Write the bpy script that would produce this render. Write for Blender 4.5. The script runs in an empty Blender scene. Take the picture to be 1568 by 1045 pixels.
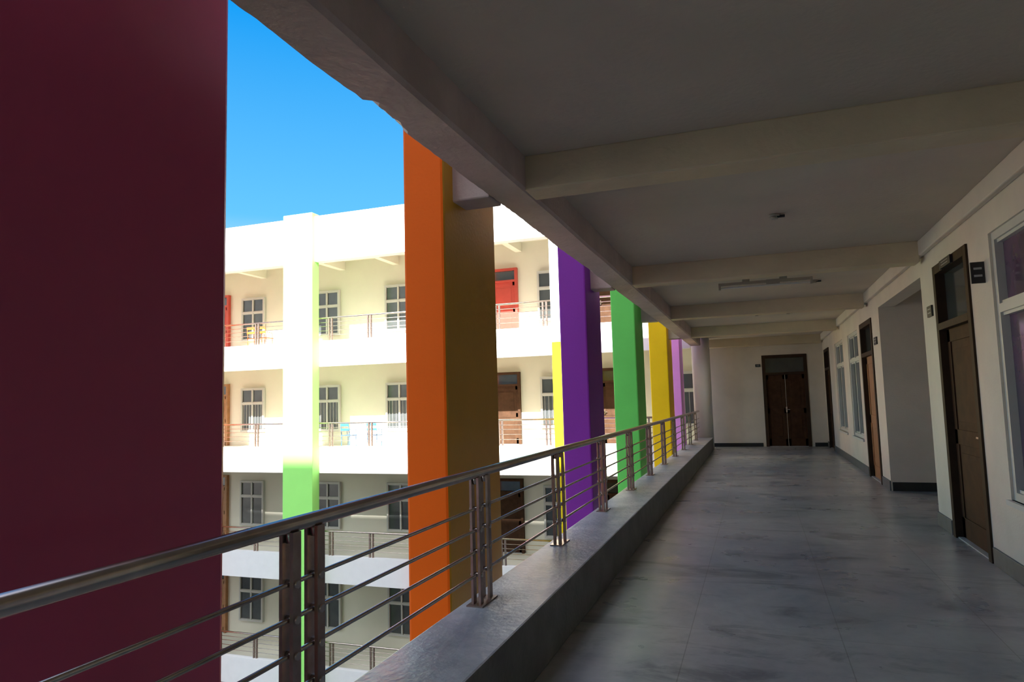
import bpy, bmesh, math, random
from mathutils import Vector, Matrix, noise
random.seed(7)
scene = bpy.context.scene
scene.view_settings.view_transform = 'Standard'
scene.view_settings.look = 'None'
scene.view_settings.exposure = 0.32
scene.view_settings.gamma = 1.06

# ------------------------------------------------------------------ materials
def mat(name, col, rough=0.7, var=0.12, scale=3.0, bump=0.0, metal=0.0, bscale=40.0, spec=0.4, col2=None):
    m = bpy.data.materials.new(name); m.use_nodes = True
    nt = m.node_tree; N = nt.nodes; L = nt.links
    b = N['Principled BSDF']
    b.inputs['Roughness'].default_value = rough
    b.inputs['Metallic'].default_value = metal
    b.inputs['Specular IOR Level'].default_value = spec
    g = N.new('ShaderNodeNewGeometry')
    n = N.new('ShaderNodeTexNoise'); n.inputs['Scale'].default_value = scale
    n.inputs['Detail'].default_value = 5; n.inputs['Roughness'].default_value = 0.6
    L.new(g.outputs['Position'], n.inputs['Vector'])
    r = N.new('ShaderNodeValToRGB')
    r.color_ramp.elements[0].position = 0.3; r.color_ramp.elements[1].position = 0.7
    c2 = col2 if col2 else tuple(c * (1 - var) for c in col)
    r.color_ramp.elements[0].color = (*c2, 1)
    r.color_ramp.elements[1].color = (*col, 1)
    L.new(n.outputs['Fac'], r.inputs['Fac']); L.new(r.outputs['Color'], b.inputs['Base Color'])
    if bump > 0:
        n2 = N.new('ShaderNodeTexNoise'); n2.inputs['Scale'].default_value = bscale
        n2.inputs['Detail'].default_value = 4
        L.new(g.outputs['Position'], n2.inputs['Vector'])
        bp = N.new('ShaderNodeBump'); bp.inputs['Strength'].default_value = bump
        bp.inputs['Distance'].default_value = 0.01
        L.new(n2.outputs['Fac'], bp.inputs['Height']); L.new(bp.outputs['Normal'], b.inputs['Normal'])
    return m

M = {}
M['white'] = mat('white_paint', (0.82, 0.82, 0.82), 0.8, 0.05, bump=0.15)
M['cream'] = mat('cream_paint', (0.76, 0.69, 0.59), 0.75, 0.14, 1.5, bump=0.2, spec=0.2)
M['cream_far'] = mat('cream_far_paint', (0.74, 0.71, 0.58), 0.8, 0.05, 1.5)
M['ceil'] = mat('ceiling_paint', (0.66, 0.575, 0.475), 0.85, 0.14, 0.8, bump=0.3, bscale=25, spec=0.15)
M['beam'] = mat('beam_plaster', (0.72, 0.60, 0.42), 0.8, 0.15, 2.0, bump=0.5, bscale=18, spec=0.15)
M['edge'] = mat('edge_beam_plaster', (0.66, 0.53, 0.49), 0.75, 0.25, 2.5, bump=0.7, bscale=22, spec=0.2)
M['maroon'] = mat('maroon_paint', (0.50, 0.065, 0.15), 0.38, 0.12, 1.2, bump=0.1, bscale=8)
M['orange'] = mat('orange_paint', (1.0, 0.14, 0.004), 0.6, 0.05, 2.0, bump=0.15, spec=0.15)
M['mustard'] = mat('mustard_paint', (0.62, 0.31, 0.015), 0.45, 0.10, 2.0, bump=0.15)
M['purple'] = mat('purple_paint', (0.24, 0.03, 0.37), 0.55, 0.1, 2.0, bump=0.15, spec=0.2)
M['green'] = mat('green_paint', (0.16, 0.72, 0.12), 0.55, 0.1, 2.0, bump=0.15, spec=0.2)
M['yellow'] = mat('yellow_paint', (1.0, 0.58, 0.005), 0.55, 0.08, 2.0, bump=0.15, spec=0.2)
M['pink'] = mat('orchid_paint', (0.78, 0.30, 0.86), 0.55, 0.1, 2.0, bump=0.15, spec=0.2)
M['lime'] = mat('lime_paint', (0.36, 0.92, 0.20), 0.6, 0.04, 2.0, spec=0.2)
M['yellow_far'] = mat('yellow_far_paint', (0.80, 0.62, 0.012), 0.7, 0.05, 2.0, spec=0.1)
M['steel'] = mat('stainless_steel', (0.60, 0.51, 0.44), 0.25, 0.25, 9.0, metal=1.0)
M['steel_dark'] = mat('steel_post', (0.44, 0.33, 0.28), 0.34, 0.35, 12.0, metal=0.9)
M['wood'] = mat('door_wood', (0.075, 0.036, 0.018), 0.7, 0.4, 6.0, spec=0.12)
M['wood_frame'] = mat('door_frame_wood', (0.05, 0.03, 0.018), 0.65, 0.3, 6.0, spec=0.15)
M['wood_light'] = mat('door_wood_light', (0.38, 0.17, 0.065), 0.5, 0.3, 6.0)
M['red_door'] = mat('red_door_paint', (0.50, 0.06, 0.04), 0.5, 0.15, 4.0)
M['alu'] = mat('window_frame_paint', (0.62, 0.62, 0.58), 0.45, 0.08, 4.0)
M['alu_far'] = mat('far_window_frame_paint', (0.52, 0.51, 0.46), 0.5, 0.08, 4.0)
M['glass'] = mat('dark_glass', (0.06, 0.07, 0.07), 0.08, 0.4, 1.2, spec=0.7)
M['glass_p'] = mat('tinted_glass', (0.14, 0.07, 0.14), 0.10, 0.5, 1.5, spec=0.7, col2=(0.05, 0.06, 0.08))
M['glass_far'] = mat('far_glass', (0.08, 0.09, 0.09), 0.15, 0.5, 0.8, spec=0.5)
M['base'] = mat('skirting_stone', (0.13, 0.14, 0.14), 0.5, 0.3, 8.0)
M['base_dark'] = mat('skirting_dark', (0.025, 0.028, 0.028), 0.45, 0.3, 8.0)
M['black'] = mat('black_plastic', (0.02, 0.02, 0.023), 0.4, 0.1)
M['ltr'] = mat('sign_lettering', (0.4, 0.4, 0.4), 0.5, 0.05)
M['plastic'] = mat('tube_plastic', (0.42, 0.38, 0.31), 0.4, 0.05)
M['tube'] = mat('tube_glass', (0.75, 0.75, 0.72), 0.2, 0.02)
M['ground'] = mat('courtyard_ground', (0.16, 0.15, 0.13), 0.9, 0.3, 0.6, bump=0.3)
M['blue'] = mat('blue_plastic', (0.04, 0.14, 0.30), 0.4, 0.1)
M['orangep'] = mat('orange_plastic', (0.45, 0.12, 0.02), 0.4, 0.1)
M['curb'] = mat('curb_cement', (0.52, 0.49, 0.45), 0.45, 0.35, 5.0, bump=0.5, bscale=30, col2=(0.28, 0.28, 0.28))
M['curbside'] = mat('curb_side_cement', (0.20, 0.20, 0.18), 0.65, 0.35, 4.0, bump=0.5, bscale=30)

def floor_mat():
    m = bpy.data.materials.new('stone_slab_floor'); m.use_nodes = True
    nt = m.node_tree; N = nt.nodes; L = nt.links; b = N['Principled BSDF']
    g = N.new('ShaderNodeNewGeometry')
    mp = N.new('ShaderNodeMapping'); mp.inputs['Location'].default_value = (0.48 + 0.89 * 4, 10.3, 0)
    L.new(g.outputs['Position'], mp.inputs['Vector'])
    br = N.new('ShaderNodeTexBrick'); br.offset = 0.0; br.squash = 1.0
    br.inputs['Scale'].default_value = 1.0
    br.inputs['Brick Width'].default_value = 0.89; br.inputs['Row Height'].default_value = 1.5
    br.inputs['Mortar Size'].default_value = 0.004; br.inputs['Mortar Smooth'].default_value = 0.5
    br.inputs['Color1'].default_value = (0.42, 0.43, 0.41, 1)
    br.inputs['Color2'].default_value = (0.49, 0.48, 0.45, 1)
    br.inputs['Mortar'].default_value = (0.29, 0.28, 0.25, 1)
    L.new(mp.outputs['Vector'], br.inputs['Vector'])
    def streak(rot, sc, scale, lo, hi, dark, dist=1.2):
        mp2 = N.new('ShaderNodeMapping'); mp2.inputs['Scale'].default_value = sc; mp2.inputs['Rotation'].default_value = (0, 0, rot)
        L.new(g.outputs['Position'], mp2.inputs['Vector'])
        n = N.new('ShaderNodeTexNoise'); n.inputs['Scale'].default_value = scale; n.inputs['Detail'].default_value = 9
        n.inputs['Roughness'].default_value = 0.68; n.inputs['Distortion'].default_value = dist
        L.new(mp2.outputs['Vector'], n.inputs['Vector'])
        r = N.new('ShaderNodeValToRGB')
        r.color_ramp.elements[0].position = lo; r.color_ramp.elements[0].color = (*dark, 1)
        r.color_ramp.elements[1].position = hi; r.color_ramp.elements[1].color = (1, 1, 1, 1)
        L.new(n.outputs['Fac'], r.inputs['Fac'])
        return n, r
    n, r = streak(-0.6, (0.8, 1.8, 1), 1.2, 0.37, 0.48, (0.40, 0.42, 0.44))
    nb, rb = streak(0.4, (1.0, 1.0, 1), 0.8, 0.36, 0.62, (0.58, 0.62, 0.68), 0.6)
    nc, rc = streak(0.1, (1.0, 1.0, 1), 9.0, 0.30, 0.60, (0.82, 0.82, 0.82), 0.3)
    def mul(a, bb, f):
        mx = N.new('ShaderNodeMix'); mx.data_type = 'RGBA'; mx.blend_type = 'MULTIPLY'; mx.inputs[0].default_value = f
        L.new(a, mx.inputs[6]); L.new(bb, mx.inputs[7]); return mx.outputs[2]
    o = mul(mul(mul(br.outputs['Color'], r.outputs['Color'], 0.8), rb.outputs['Color'], 0.9), rc.outputs['Color'], 0.8)
    L.new(o, b.inputs['Base Color'])
    n3 = N.new('ShaderNodeTexNoise'); n3.inputs['Scale'].default_value = 2.5; n3.inputs['Detail'].default_value = 6
    L.new(g.outputs['Position'], n3.inputs['Vector'])
    mr = N.new('ShaderNodeMapRange'); mr.inputs['To Min'].default_value = 0.14; mr.inputs['To Max'].default_value = 0.5
    L.new(n3.outputs['Fac'], mr.inputs['Value']); L.new(mr.outputs['Result'], b.inputs['Roughness'])
    bp = N.new('ShaderNodeBump'); bp.inputs['Strength'].default_value = 0.10; bp.inputs['Distance'].default_value = 0.01
    L.new(n.outputs['Fac'], bp.inputs['Height']); L.new(bp.outputs['Normal'], b.inputs['Normal'])
    return m
M['floor'] = floor_mat()

# ------------------------------------------------------------------ mesh builder
class MB:
    def __init__(s): s.bm = bmesh.new(); s.mats = []
    def mi(s, k):
        if k not in s.mats: s.mats.append(k)
        return s.mats.index(k)
    def box(s, x0, x1, y0, y1, z0, z1, k, faces=None):
        if x0 > x1: x0, x1 = x1, x0
        if y0 > y1: y0, y1 = y1, y0
        if z0 > z1: z0, z1 = z1, z0
        v = [s.bm.verts.new(p) for p in ((x0,y0,z0),(x1,y0,z0),(x1,y1,z0),(x0,y1,z0),(x0,y0,z1),(x1,y0,z1),(x1,y1,z1),(x0,y1,z1))]
        F = {'-z':(0,3,2,1),'+z':(4,5,6,7),'-y':(0,1,5,4),'+x':(1,2,6,5),'+y':(2,3,7,6),'-x':(3,0,4,7)}
        for n, f in F.items():
            fc = s.bm.faces.new([v[i] for i in f])
            fc.material_index = s.mi(faces.get(n, k) if faces else k)
        return s
    def cyl(s, p0, p1, r, k, seg=12, r2=None):
        p0 = Vector(p0); p1 = Vector(p1); d = (p1 - p0)
        q = d.to_track_quat('Z', 'Y'); r2 = r if r2 is None else r2
        a = []; b = []
        for i in range(seg):
            t = 2 * math.pi * i / seg; o = Vector((math.cos(t), math.sin(t), 0))
            a.append(s.bm.verts.new(p0 + q @ (o * r))); b.append(s.bm.verts.new(p1 + q @ (o * r2)))
        m = s.mi(k)
        for i in range(seg):
            j = (i + 1) % seg
            f = s.bm.faces.new((a[i], a[j], b[j], b[i])); f.material_index = m; f.smooth = True
        f = s.bm.faces.new(list(reversed(a))); f.material_index = m
        f = s.bm.faces.new(b); f.material_index = m
        return s
    def build(s, name, bevel=0.0, recenter=True):
        me = bpy.data.meshes.new(name)
        s.bm.normal_update(); s.bm.to_mesh(me); s.bm.free()
        for k in s.mats: me.materials.append(M[k])
        ob = bpy.data.objects.new(name, me); scene.collection.objects.link(ob)
        if recenter and len(me.vertices):
            xs = [v.co.x for v in me.vertices]; ys = [v.co.y for v in me.vertices]; zs = [v.co.z for v in me.vertices]
            c = Vector(((min(xs)+max(xs))/2, (min(ys)+max(ys))/2, min(zs)))
            me.transform(Matrix.Translation(-c)); ob.location = c
        if bevel > 0:
            md = ob.modifiers.new('bevel', 'BEVEL'); md.width = bevel; md.segments = 2; md.limit_method = 'ANGLE'
        return ob

def wall_open(mb, axis, p0, p1, u0, u1, z0, z1, ops, k):
    us = sorted(set([u0, u1] + [o[0] for o in ops] + [o[1] for o in ops]))
    for a, b in zip(us[:-1], us[1:]):
        mid = (a + b) / 2; segs = [(z0, z1)]
        for o in ops:
            if o[0] < mid < o[1]:
                ns = []
                for s0, s1 in segs:
                    if o[2] > s0: ns.append((s0, min(s1, o[2])))
                    if o[3] < s1: ns.append((max(s0, o[3]), s1))
                segs = ns
        for s0, s1 in segs:
            if s1 - s0 < 1e-4: continue
            if axis == 'x': mb.box(p0, p1, a, b, s0, s1, k)
            else: mb.box(a, b, p0, p1, s0, s1, k)

# ------------------------------------------------------------------ key dimensions
XR = 1.85; XC = -1.20; XO = -1.66; YS = -5.0; YE = 21.3; FH = 3.75
ZB = 2.93; ZC = 3.17; CH = 0.35; XF = -1.945
DF = 20.6; DB = 23.0; XW = -28.0

# ------------------------------------------------------------------ corridor shell
MB().box(XC - 0.02, 6.0, YS, YE, -0.25, 0, 'floor').build('floor', recenter=False)
MB().box(-1.40, 6.0, YS, YE, ZC, FH, 'ceil').build('ceiling', recenter=False)

doorsR = [(7.04, 8.26, 2.80), (12.5, 13.8, 2.72), (19.55, 20.85, 2.70), (1.2, 2.4, 2.8)]
winsR = [(4.95, 6.47, 0.62, 2.76), (14.25, 15.7, 0.62, 2.68), (16.6, 18.2, 0.62, 2.68), (-1.0, 0.6, 0.62, 2.76), (2.9, 4.4, 0.62, 2.76)]
ops = [(a, b, 0, h) for a, b, h in doorsR] + [(a, b, c, d) for a, b, c, d in winsR] + [(8.9, 11.8, 0, 2.80)]
mb = MB(); wall_open(mb, 'x', XR, XR + 0.22, YS, YE, 0, ZC, ops, 'cream')
mb.build('wall_right')
MB().box(XR + 0.22, 6.0, 8.7, 8.9, 0, ZC, 'cream').build('wall_passage_near')
MB().box(XR + 0.22, 6.0, 11.8, 12.0, 0, ZC, 'cream').build('wall_passage_far')
MB().box(6.0, 6.2, YS, YE, 0, ZC, 'cream').build('wall_east')
MB().box(-1.70, 6.0, YS - 0.2, YS, 0, ZC, 'cream').build('wall_back')
mb = MB(); wall_open(mb, 'y', YE, YE + 0.22, -1.34, XR + 0.22, 0, ZC, [(0.2, 1.42, 0, 2.65)], 'cream'); mb.build('wall_end')

def skirts(name, segs, k, h, t=0.02):
    mb = MB()
    for a, b in segs: mb.box(XR - t, XR, a, b, 0, h, k)
    mb.build(name, 0.004)
skirts('baseboard_right', [(YS, 1.15), (2.45, 6.99), (8.31, 8.9), (11.8, 12.45), (13.85, 19.5), (20.9, YE - 0.02)], 'base', 0.15)
MB().box(-1.3, 0.12, YE - 0.02, YE, 0, 0.11, 'base_dark').box(1.5, XR - 0.02, YE - 0.02, YE, 0, 0.11, 'base_dark').build('baseboard_end')
MB().box(XR + 0.02, 6.0, 11.78, 11.8, 0, 0.13, 'base_dark').build('baseboard_passage')

# edge beam with chipped lower arris
def edge_beam():
    bm = bmesh.new(); xs0, xs1 = -1.68, -1.40; y = YS; rows = []
    while y <= 20.0 + 1e-6:
        n = noise.noise(Vector((y * 1.7, 3.1, 0))) ; n2 = noise.noise(Vector((y * 9.0, 7.1, 0)))
        c = 0.012 + 0.012 * abs(n) + 0.012 * abs(n2)
        if 2.70 < y < 3.02: c += 0.03 + 0.04 * abs(noise.noise(Vector((y * 25, 0, 0))))
        elif 3.02 <= y < 3.12: c += 0.02
        w = 0.010 * n
        z = ZB + 0.008 * noise.noise(Vector((y * 0.9, 0, 5)))
        rows.append([bm.verts.new(p) for p in ((xs0 + w, y, FH + 0.09), (xs0 + w, y, z + c), (xs0 + w + c, y, z), (xs1 - 0.02, y, z), (xs1, y, z + 0.02), (xs1, y, FH + 0.09))])
        y += 0.03 if 1.5 < y < 8 else 0.2
    for a, b in zip(rows[:-1], rows[1:]):
        for i in range(6):
            j = (i + 1) % 6
            bm.faces.new((a[i], b[i], b[j], a[j]))
    bm.faces.new(rows[0]); bm.faces.new(list(reversed(rows[-1])))
    bmesh.ops.recalc_face_normals(bm, faces=bm.faces)
    me = bpy.data.meshes.new('edge_beam'); bm.to_mesh(me); bm.free(); me.materials.append(M['edge'])
    ob = bpy.data.objects.new('edge_beam', me); scene.collection.objects.link(ob)
edge_beam()
MB().box(1.79, XR, YS, YE, 3.0, ZC, 'cream').build('ceiling_beam_side', 0.012)
BY = [0.1, 4.32, 8.60, 12.75, 16.95]
for yb in BY:
    mb = MB().box(-1.41, 1.80, yb, yb + 0.25, ZB, ZC + 0.005, 'beam')
    mb.box(XF - 0.02, -1.67, yb, yb + 0.25, ZB - 0.01, ZB + 0.45, 'edge')
    mb.build('ceiling_beam', 0.012)
MB().box(-1.41, 1.80, 20.95, YE, ZB, ZC + 0.005, 'beam').build('ceiling_beam', 0.012)

# curb
mb = MB()
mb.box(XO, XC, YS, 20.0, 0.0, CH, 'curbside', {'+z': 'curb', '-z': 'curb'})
mb.build('curb', 0.012)
MB().box(XO, -1.42, YS, 20.3, -0.82, 0.0, 'white').build('slab_edge_band')

# fins
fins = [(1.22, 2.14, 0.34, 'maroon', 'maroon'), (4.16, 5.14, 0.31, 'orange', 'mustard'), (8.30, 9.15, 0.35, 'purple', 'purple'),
        (12.0, 12.9, 0.42, 'green', 'green'), (16.6, 17.55, 0.43, 'yellow', 'yellow'), (19.4, 20.25, 0.31, 'pink', 'pink'),
        (-3.2, -2.3, 0.34, 'green', 'green')]
for a, b, t, k, k2 in fins:
    MB().box(XF - t, XF, a, b, -11.2, 9.2, k, {'+x': k2}).build('facade_column', 0.02)
mb = MB(); mb.cyl((-1.45, 20.35, 0.0), (-1.45, 20.35, ZC), 0.255, 'white', 32); mb.build('end_column')

# ------------------------------------------------------------------ railing
def railing(name, axis, fixed, u0, u1, ztop, zcurb, rods, posts, R=0.027, pw=0.045, pair=0.07, seg=12):
    mb = MB()
    P = (lambda u, z, o=0: (fixed + o, u, z)) if axis == 'y' else (lambda u, z, o=0: (u, fixed + o, z))
    mb.cyl(P(u0, ztop), P(u1, ztop), R, 'steel', seg + 4)
    for z in rods: mb.cyl(P(u0, z), P(u1, z), R * 0.33, 'steel', 8)
    for u in posts:
        for s in ((-pair, pair) if pair else (0,)):
            c = u + s
            for o in (-0.022, 0.022):
                if axis == 'y':
                    mb.box(fixed + o - 0.007, fixed + o + 0.007, c - pw/2, c + pw/2, zcurb, ztop - R*0.8, 'steel_dark')
                else:
                    mb.box(c - pw/2, c + pw/2, fixed + o - 0.007, fixed + o + 0.007, zcurb, ztop - R*0.8, 'steel_dark')
            mb.cyl(P(c, ztop - 0.06), P(c, ztop - R*0.5), 0.016, 'steel', 10)
            for z in rods:
                mb.cyl(P(c, z, -0.035), P(c, z, 0.035), 0.014, 'steel', 8)
        if axis == 'y':
            mb.box(fixed - 0.05, fixed + 0.05, u - pair - 0.05, u + pair + 0.05, zcurb, zcurb + 0.008, 'steel_dark')
    return mb.build(name)
railing('balcony_railing', 'y', -1.56, YS + 0.1, 20.0, 1.09, CH, [0.89, 0.77, 0.65, 0.52], [2.10 + 1.67 * i for i in range(-4, 11)])

# ------------------------------------------------------------------ doors & windows
def door(name, axis, face, u0, u1, h, leaf, double=False, k='wood', kf='wood_frame', sgn=1, glass='glass', rec=0.06):
    mb = MB()
    def B(ua, ub, da, db, za, zb, kk):
        p, q = face + sgn * da, face + sgn * db
        if axis == 'x': mb.box(p, q, ua, ub, za, zb, kk)
        else: mb.box(ua, ub, p, q, za, zb, kk)
    fw = 0.09
    B(u0, u0 + fw, -0.02, 0.13, 0, h, kf); B(u1 - fw, u1, -0.02, 0.13, 0, h, kf)
    B(u0 + fw, u1 - fw, -0.02, 0.13, h - fw, h, kf); B(u0 + fw, u1 - fw, -0.02, 0.13, leaf, leaf + 0.07, kf)
    B(u0 + fw, u1 - fw, 0.07, 0.085, leaf + 0.07, h - fw, glass)
    B(u0 + fw, u1 - fw, 0.0, 0.13, 0.0, 0.012, 'ltr')
    a, b = u0 + fw, u1 - fw
    spans = [(a, (a + b) / 2 - 0.003), ((a + b) / 2 + 0.003, b)] if double else [(a, b)]
    for sa, sb in spans:
        B(sa, sb, rec, rec + 0.04, 0.015, leaf, k)
        w = sb - sa; st = 0.10 if w > 0.6 else 0.07
        for za, zb in ((0.0, 0.22), (0.95, 1.1), (leaf - 0.13, leaf)):
            B(sa, sb, rec - 0.012, rec, max(za, 0.015), zb, k)
        B(sa, sa + st, rec - 0.012, rec, 0.015, leaf, k); B(sb - st, sb, rec - 0.012, rec, 0.015, leaf, k)
        B(sa + st + 0.06, sb - st - 0.06, rec - 0.008, rec, 0.30, 0.87, k); B(sa + st + 0.06, sb - st - 0.06, rec - 0.008, rec, 1.18, leaf - 0.21, k)
    hc = (a + b) / 2 if double else a + 0.06
    B(hc - 0.02, hc + 0.02, rec - 0.03, rec - 0.012, 0.98, 1.14, 'steel'); B(hc - 0.012, hc + 0.09, rec - 0.06, rec - 0.04, 1.05, 1.07, 'steel')
    B(hc - 0.012, hc + 0.012, rec - 0.06, rec - 0.012, 1.05, 1.07, 'steel')
    return mb.build(name, 0.003)
di = 0
for (a, b, h) in doorsR:
    di += 1
    door('door_%d' % di, 'x', XR, a, b, h, 2.12, False, 'wood_light' if di == 2 else 'wood')
di += 1
door('door_%d' % di, 'y', YE, 0.2, 1.42, 2.65, 2.07, True)

def window(name, axis, face, u0, u1, z0, z1, sgn=1, glass='glass', kf='alu', tr=None, n=2, rec=0.05, depth=0.07, sill=True, bars=False):
    mb = MB()
    def B(ua, ub, da, db, za, zb, kk):
        p, q = face + sgn * da, face + sgn * db
        if axis == 'x': mb.box(p, q, ua, ub, za, zb, kk)
        else: mb.box(ua, ub, p, q, za, zb, kk)
    fw = 0.065
    r0, r1 = rec - 0.03, rec + depth
    B(u0, u0 + fw, r0, r1, z0, z1, kf); B(u1 - fw, u1, r0, r1, z0, z1, kf)
    B(u0 + fw, u1 - fw, r0, r1, z0, z0 + fw, kf); B(u0 + fw, u1 - fw, r0, r1, z1 - fw, z1, kf)
    t = tr if tr is not None else z0 + (z1 - z0) * 0.7
    B(u0 + fw, u1 - fw, r0, r1, t - 0.035, t + 0.035, kf)
    for i in range(1, n):
        c = u0 + (u1 - u0) * i / n
        B(c - 0.03, c + 0.03, r0 + 0.005, r1, z0 + fw, t - 0.035, kf); B(c - 0.03, c + 0.03, r0 + 0.005, r1, t + 0.035, z1 - fw, kf)
    for i in range(n):
        a = u0 + (u1 - u0) * i / n + 0.05; b = u0 + (u1 - u0) * (i + 1) / n - 0.05
        for za, zb in ((z0 + fw, t - 0.035), (t + 0.035, z1 - fw)):
            B(a, b, r0 + 0.02, r1, za, za + 0.025, kf); B(a, b, r0 + 0.02, r1, zb - 0.025, zb, kf)
    B(u0 + 0.03, u1 - 0.03, rec + 0.03, rec + 0.04, z0 + 0.03, z1 - 0.03, glass)
    if bars:
        nb = int((u1 - u0) / 0.14)
        for i in range(1, nb):
            c = u0 + (u1 - u0) * i / nb
            B(c - 0.005, c + 0.005, rec, rec + 0.01, z0 + fw, t, kf)
    if sill: B(u0 - 0.03, u1 + 0.03, -0.03, 0.03, z0 - 0.04, z0, kf)
    return mb.build(name)
wi = 0
for (a, b, c, d) in winsR:
    wi += 1
    window('window_%d' % wi, 'x', XR, a, b, c, d, glass='glass_p' if wi in (1, 4, 5) else 'glass', tr=2.14)

# ------------------------------------------------------------------ signs
def sign(x0, x1, y0, y1, z0, z1, name='door_sign', face='y'):
    mb = MB().box(x0, x1, y0, y1, z0, z1, 'black')
    h = z1 - z0
    for i, (f0, f1) in enumerate(((0.64, 0.74), (0.30, 0.40))):
        if face == 'y': mb.box(x0 + 0.2*(x1-x0), x1 - 0.2*(x1-x0), y0 - 0.002, y0, z0 + h*f0, z0 + h*f1, 'ltr')
        else: mb.box(x0 - 0.002, x0, y0 + 0.2*(y1-y0), y1 - 0.2*(y1-y0), z0 + h*f0, z0 + h*f1, 'ltr')
    return mb.build(name, 0.003)
sign(XR - 0.10, XR, 6.62, 6.64, 2.38, 2.56)
sign(XR - 0.02, XR, 8.42, 8.62, 2.30, 2.42, face='x')
sign(XR - 0.045, XR - 0.022, 7.45, 7.85, 2.71, 2.79, face='x')
sign(XR - 0.02, XR, 12.05, 12.3, 2.25, 2.37, face='x')
sign(0.02, 0.16, YE - 0.02, YE, 2.32, 2.40)

# ------------------------------------------------------------------ ceiling fittings
mb = MB().box(-0.43, 0.83, 10.28, 10.34, 3.09, 3.13, 'plastic')
mb.box(-0.43, -0.40, 10.27, 10.35, 3.03, 3.13, 'plastic').box(0.80, 0.83, 10.27, 10.35, 3.03, 3.13, 'plastic')
mb.cyl((-0.40, 10.31, 3.06), (0.80, 10.31, 3.06), 0.014, 'tube', 12)
mb.box(-0.1, 0.0, 10.29, 10.33, 3.13, ZC, 'plastic').box(0.4, 0.5, 10.29, 10.33, 3.13, ZC, 'plastic')
mb.box(0.22, 0.40, 10.275, 10.345, 3.07, 3.135, 'plastic')
mb.build('tube_light', 0.003)
for x, y in ((0.25, 6.7), (0.9, 10.9), (0.1, 14.9), (0.7, 14.9)):
    mb = MB().cyl((x, y, ZC), (x, y, ZC - 0.02), 0.05, 'plastic', 20).cyl((x, y, ZC - 0.02), (x, y, ZC - 0.045), 0.03, 'plastic', 16)
    mb.box(x + 0.01, x + 0.09, y - 0.02, y + 0.02, ZC - 0.03, ZC - 0.012, 'black')
    mb.build('ceiling_outlet')

# ------------------------------------------------------------------ our wing: other storeys
for f in (-3, -2, -1):
    z = f * FH
    MB().box(-1.40, XR, YS, YE, z - 0.25, z, 'cream').build('storey_slab')
    MB().box(-1.66, -1.42, YS, 20.3, z - 0.82, z + CH, 'white').build('storey_parapet')
MB().box(XR, XR + 0.2, YS, YE, -11.2, -0.26, 'cream_far').build('wall_lower_storeys')
MB().box(XR, XR + 0.2, YS, YE, FH + 0.01, 2 * FH - 0.5, 'cream_far').build('wall_upper_storey')
MB().box(-1.45, 6.2, YS, YE, 2 * FH - 0.5, 2 * FH, 'white').build('roof_slab')
MB().box(-1.70, -1.46, YS, 20.3, 2 * FH - 0.8, 2 * FH + 0.8, 'white').build('roof_parapet')

# ------------------------------------------------------------------ far wing
MB().box(XW, 6.2, DB, DB + 0.3, -11.2, 8.0, 'cream_far').build('wall_far')
MB().box(-1.56, -1.36, YE, DB, -11.2, 7.0, 'cream_far').build('wall_gallery_side')
for f in (-3, -2, -1, 0, 1):
    z = f * FH
    if f > -3:
        MB().box(XW, -1.60, DF + 0.19, DB, z - 0.28, z, 'cream_far').build('gallery_slab')
        MB().box(XW, -1.75, DF, DF + 0.2, z - 0.82, z + 0.10, 'white').build('gallery_edge_band')
    mb = MB()
    for xb in (-26.2, -21.5, -19.0, -15.2, -12.8, -10.3, -7.8, -5.4, -3.4):
        mb.box(xb - 0.12, xb + 0.12, DF + 0.2, DB, z + FH - 0.62, z + FH - 0.28, 'cream_far')
    mb.build('gallery_ceiling_beams')
MB().box(XW, -1.75, DF + 0.1, DB, 2 * FH - 0.28, 2 * FH, 'cream_far').build('gallery_roof_slab')
MB().box(XW, -1.75, DF - 0.25, DF + 0.1, 2 * FH - 0.82, 8.34, 'white').build('gallery_roof_parapet')
for c0, c1, k in ((-25.5, -24.3, 'lime'), (-20.7, -19.4, 'orange'), (-15.84, -14.6, 'lime'), (-10.9, -9.7, 'orange')):
    MB().box(c0, c1, DF - 0.42, DF - 0.01, -11.2, 8.45, k).build('far_facade_column', 0.02)
mb = MB().box(-5.85, -4.75, DF - 0.42, DF - 0.01, 3.3, 8.45, 'white')  # yellow column's upper part: sunlight burnt out to white, put into the colour
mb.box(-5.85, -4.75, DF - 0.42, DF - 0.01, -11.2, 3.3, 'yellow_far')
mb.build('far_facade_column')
for f in (-2, -1, 0, 1):
    z = f * FH
    railing('far_balcony_railing', 'x', DF + 0.1, XW + 0.1, -2.3, z + 0.92, z + 0.10, [z + 0.3, z + 0.46, z + 0.62, z + 0.76],
            [-27 + 1.6 * i for i in range(16)], R=0.03, pw=0.05, pair=0.06, seg=8)
FD = [(-21.9, -20.7), (-11.3, -10.1), (-8.95, -7.85), (-5.0, -3.95)]
FW = [(-25.5, -24.4), (-20.05, -18.9), (-16.45, -15.3), (-13.25, -12.1), (-7.1, -5.95), (-2.8, -1.75)]
for f in (-3, -2, -1, 0, 1):
    z = f * FH
    for (a, b) in FW:
        wi += 1
        window('window_%d' % wi, 'y', DB - 0.13, a, b, z + 0.55, z + 2.34, glass='glass_far', kf='alu_far', rec=0.03, sill=False, bars=(f == 0), tr=z + 1.72)
    for i, (a, b) in enumerate(FD):
        di += 1
        k = 'red_door' if (i == 2 and f == 1) or (i == 0 and f == 1) else ('wood_light' if i == 0 else 'wood')
        o = door('door_%d' % di, 'y', DB - 0.135, a, b, 2.55, 2.05, k=k, kf=k)
        o.location.z += z
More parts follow.
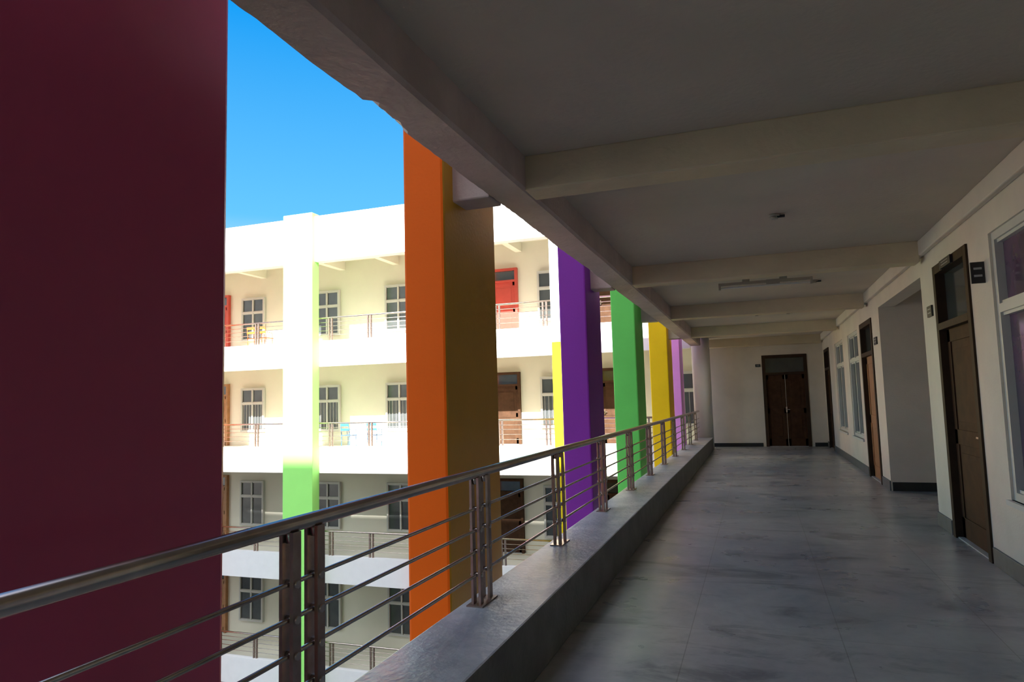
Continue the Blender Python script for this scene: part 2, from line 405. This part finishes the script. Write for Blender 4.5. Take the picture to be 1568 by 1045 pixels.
def chair(x, y, z, k, rot=0.0):
    mb = MB()
    for sx in (-0.19, 0.19):
        for sy in (-0.18, 0.18):
            mb.cyl((sx, sy, 0), (sx * 0.95, sy * 0.95, 0.44), 0.014, k, 8)
        mb.cyl((sx * 0.95, 0.17, 0.44), (sx * 0.95, 0.23, 0.88), 0.014, k, 8)
        mb.cyl((sx * 1.1, -0.15, 0.64), (sx * 1.1, 0.20, 0.66), 0.014, k, 8)
        mb.cyl((sx * 1.05, -0.15, 0.44), (sx * 1.1, -0.15, 0.64), 0.012, k, 8)
    mb.box(-0.21, 0.21, -0.21, 0.20, 0.43, 0.46, k)
    mb.box(-0.19, 0.19, 0.195, 0.215, 0.62, 0.70, k).box(-0.19, 0.19, 0.21, 0.23, 0.78, 0.88, k)
    o = mb.build('classroom_chair', 0.004)
    o.location = (x, y, z); o.rotation_euler = (0, 0, rot); return o
for x in (-18.2, -17.7): chair(x, 21.5, FH, 'orangep', 3.1)
chair(-16.0, 21.6, FH, 'orangep', 3.3)
for i, x in enumerate((-13.9, -12.9)): chair(x, 21.35 + 0.1 * (i % 2), 0, 'blue', 3.0 + 0.2 * i)

# courtyard + unseen tall block added to the south to cast the courtyard shadow
MB().box(-80, 60, -90, 60, -11.4, -11.2, 'ground').build('ground', recenter=False)
TY = -34.0; TZ = -0.26 + 0.76 * (20.2 - TY)
mb = MB().box(-42, 16, TY - 12, TY, -11.2, TZ, 'cream_far')
for f in range(-2, 11):
    mb.box(-42, 16, TY, TY + 0.15, f * FH - 0.8, f * FH + 0.1, 'white')
mb.build('south_shadow_block')

# ------------------------------------------------------------------ lights
SD = Vector((-0.12, 1.0, -0.76))
sd = bpy.data.lights.new('sun', 'SUN'); sd.energy = 22.0; sd.angle = math.radians(0.53); sd.color = (1.0, 0.96, 0.91)
so = bpy.data.objects.new('sun', sd); scene.collection.objects.link(so)
so.rotation_euler = SD.to_track_quat('-Z', 'Y').to_euler(); so.location = (0, -30, 60)
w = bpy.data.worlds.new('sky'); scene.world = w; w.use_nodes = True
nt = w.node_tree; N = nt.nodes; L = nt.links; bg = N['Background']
tc = N.new('ShaderNodeTexCoord'); sp = N.new('ShaderNodeSeparateXYZ'); cr = N.new('ShaderNodeValToRGB')
L.new(tc.outputs['Generated'], sp.inputs['Vector']); L.new(sp.outputs['Z'], cr.inputs['Fac'])
e = cr.color_ramp.elements
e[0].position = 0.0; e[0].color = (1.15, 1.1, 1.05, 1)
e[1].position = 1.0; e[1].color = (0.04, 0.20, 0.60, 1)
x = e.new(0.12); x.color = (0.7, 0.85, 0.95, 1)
x = e.new(0.26); x.color = (0.10, 0.46, 0.84, 1)
x = e.new(0.50); x.color = (0.006, 0.27, 0.76, 1)
# bright aureole around the sun (southern sky)
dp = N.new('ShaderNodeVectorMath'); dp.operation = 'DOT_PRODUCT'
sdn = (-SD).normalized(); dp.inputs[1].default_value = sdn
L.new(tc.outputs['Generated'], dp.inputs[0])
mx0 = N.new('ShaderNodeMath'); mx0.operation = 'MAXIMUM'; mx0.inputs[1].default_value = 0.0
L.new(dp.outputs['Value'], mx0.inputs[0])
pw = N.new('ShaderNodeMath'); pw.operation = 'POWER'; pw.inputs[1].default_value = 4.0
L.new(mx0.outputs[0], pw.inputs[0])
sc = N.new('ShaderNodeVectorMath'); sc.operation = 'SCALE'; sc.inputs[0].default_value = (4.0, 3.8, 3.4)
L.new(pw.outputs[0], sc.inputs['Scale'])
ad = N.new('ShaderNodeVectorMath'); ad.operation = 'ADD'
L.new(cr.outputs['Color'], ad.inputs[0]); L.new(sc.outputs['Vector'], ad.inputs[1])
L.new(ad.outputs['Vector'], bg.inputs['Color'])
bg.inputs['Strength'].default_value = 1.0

# ------------------------------------------------------------------ camera
th = math.radians(19.5); ph = math.radians(5.08); ro = math.radians(1.55)
f = Vector((-math.sin(th)*math.cos(ph), math.cos(th)*math.cos(ph), math.sin(ph)))
r0 = Vector((math.cos(th), math.sin(th), 0)); u0 = r0.cross(f)
r = r0 * math.cos(ro) - u0 * math.sin(ro); u = u0 * math.cos(ro) + r0 * math.sin(ro)
cd = bpy.data.cameras.new('camera'); cd.lens = 24; cd.sensor_width = 36; cd.clip_start = 0.05; cd.clip_end = 500
co = bpy.data.objects.new('camera', cd); scene.collection.objects.link(co)
mw = Matrix((r, u, -f)).transposed().to_4x4(); mw.translation = Vector((0, 0, 1.5))
co.matrix_world = mw
scene.camera = co
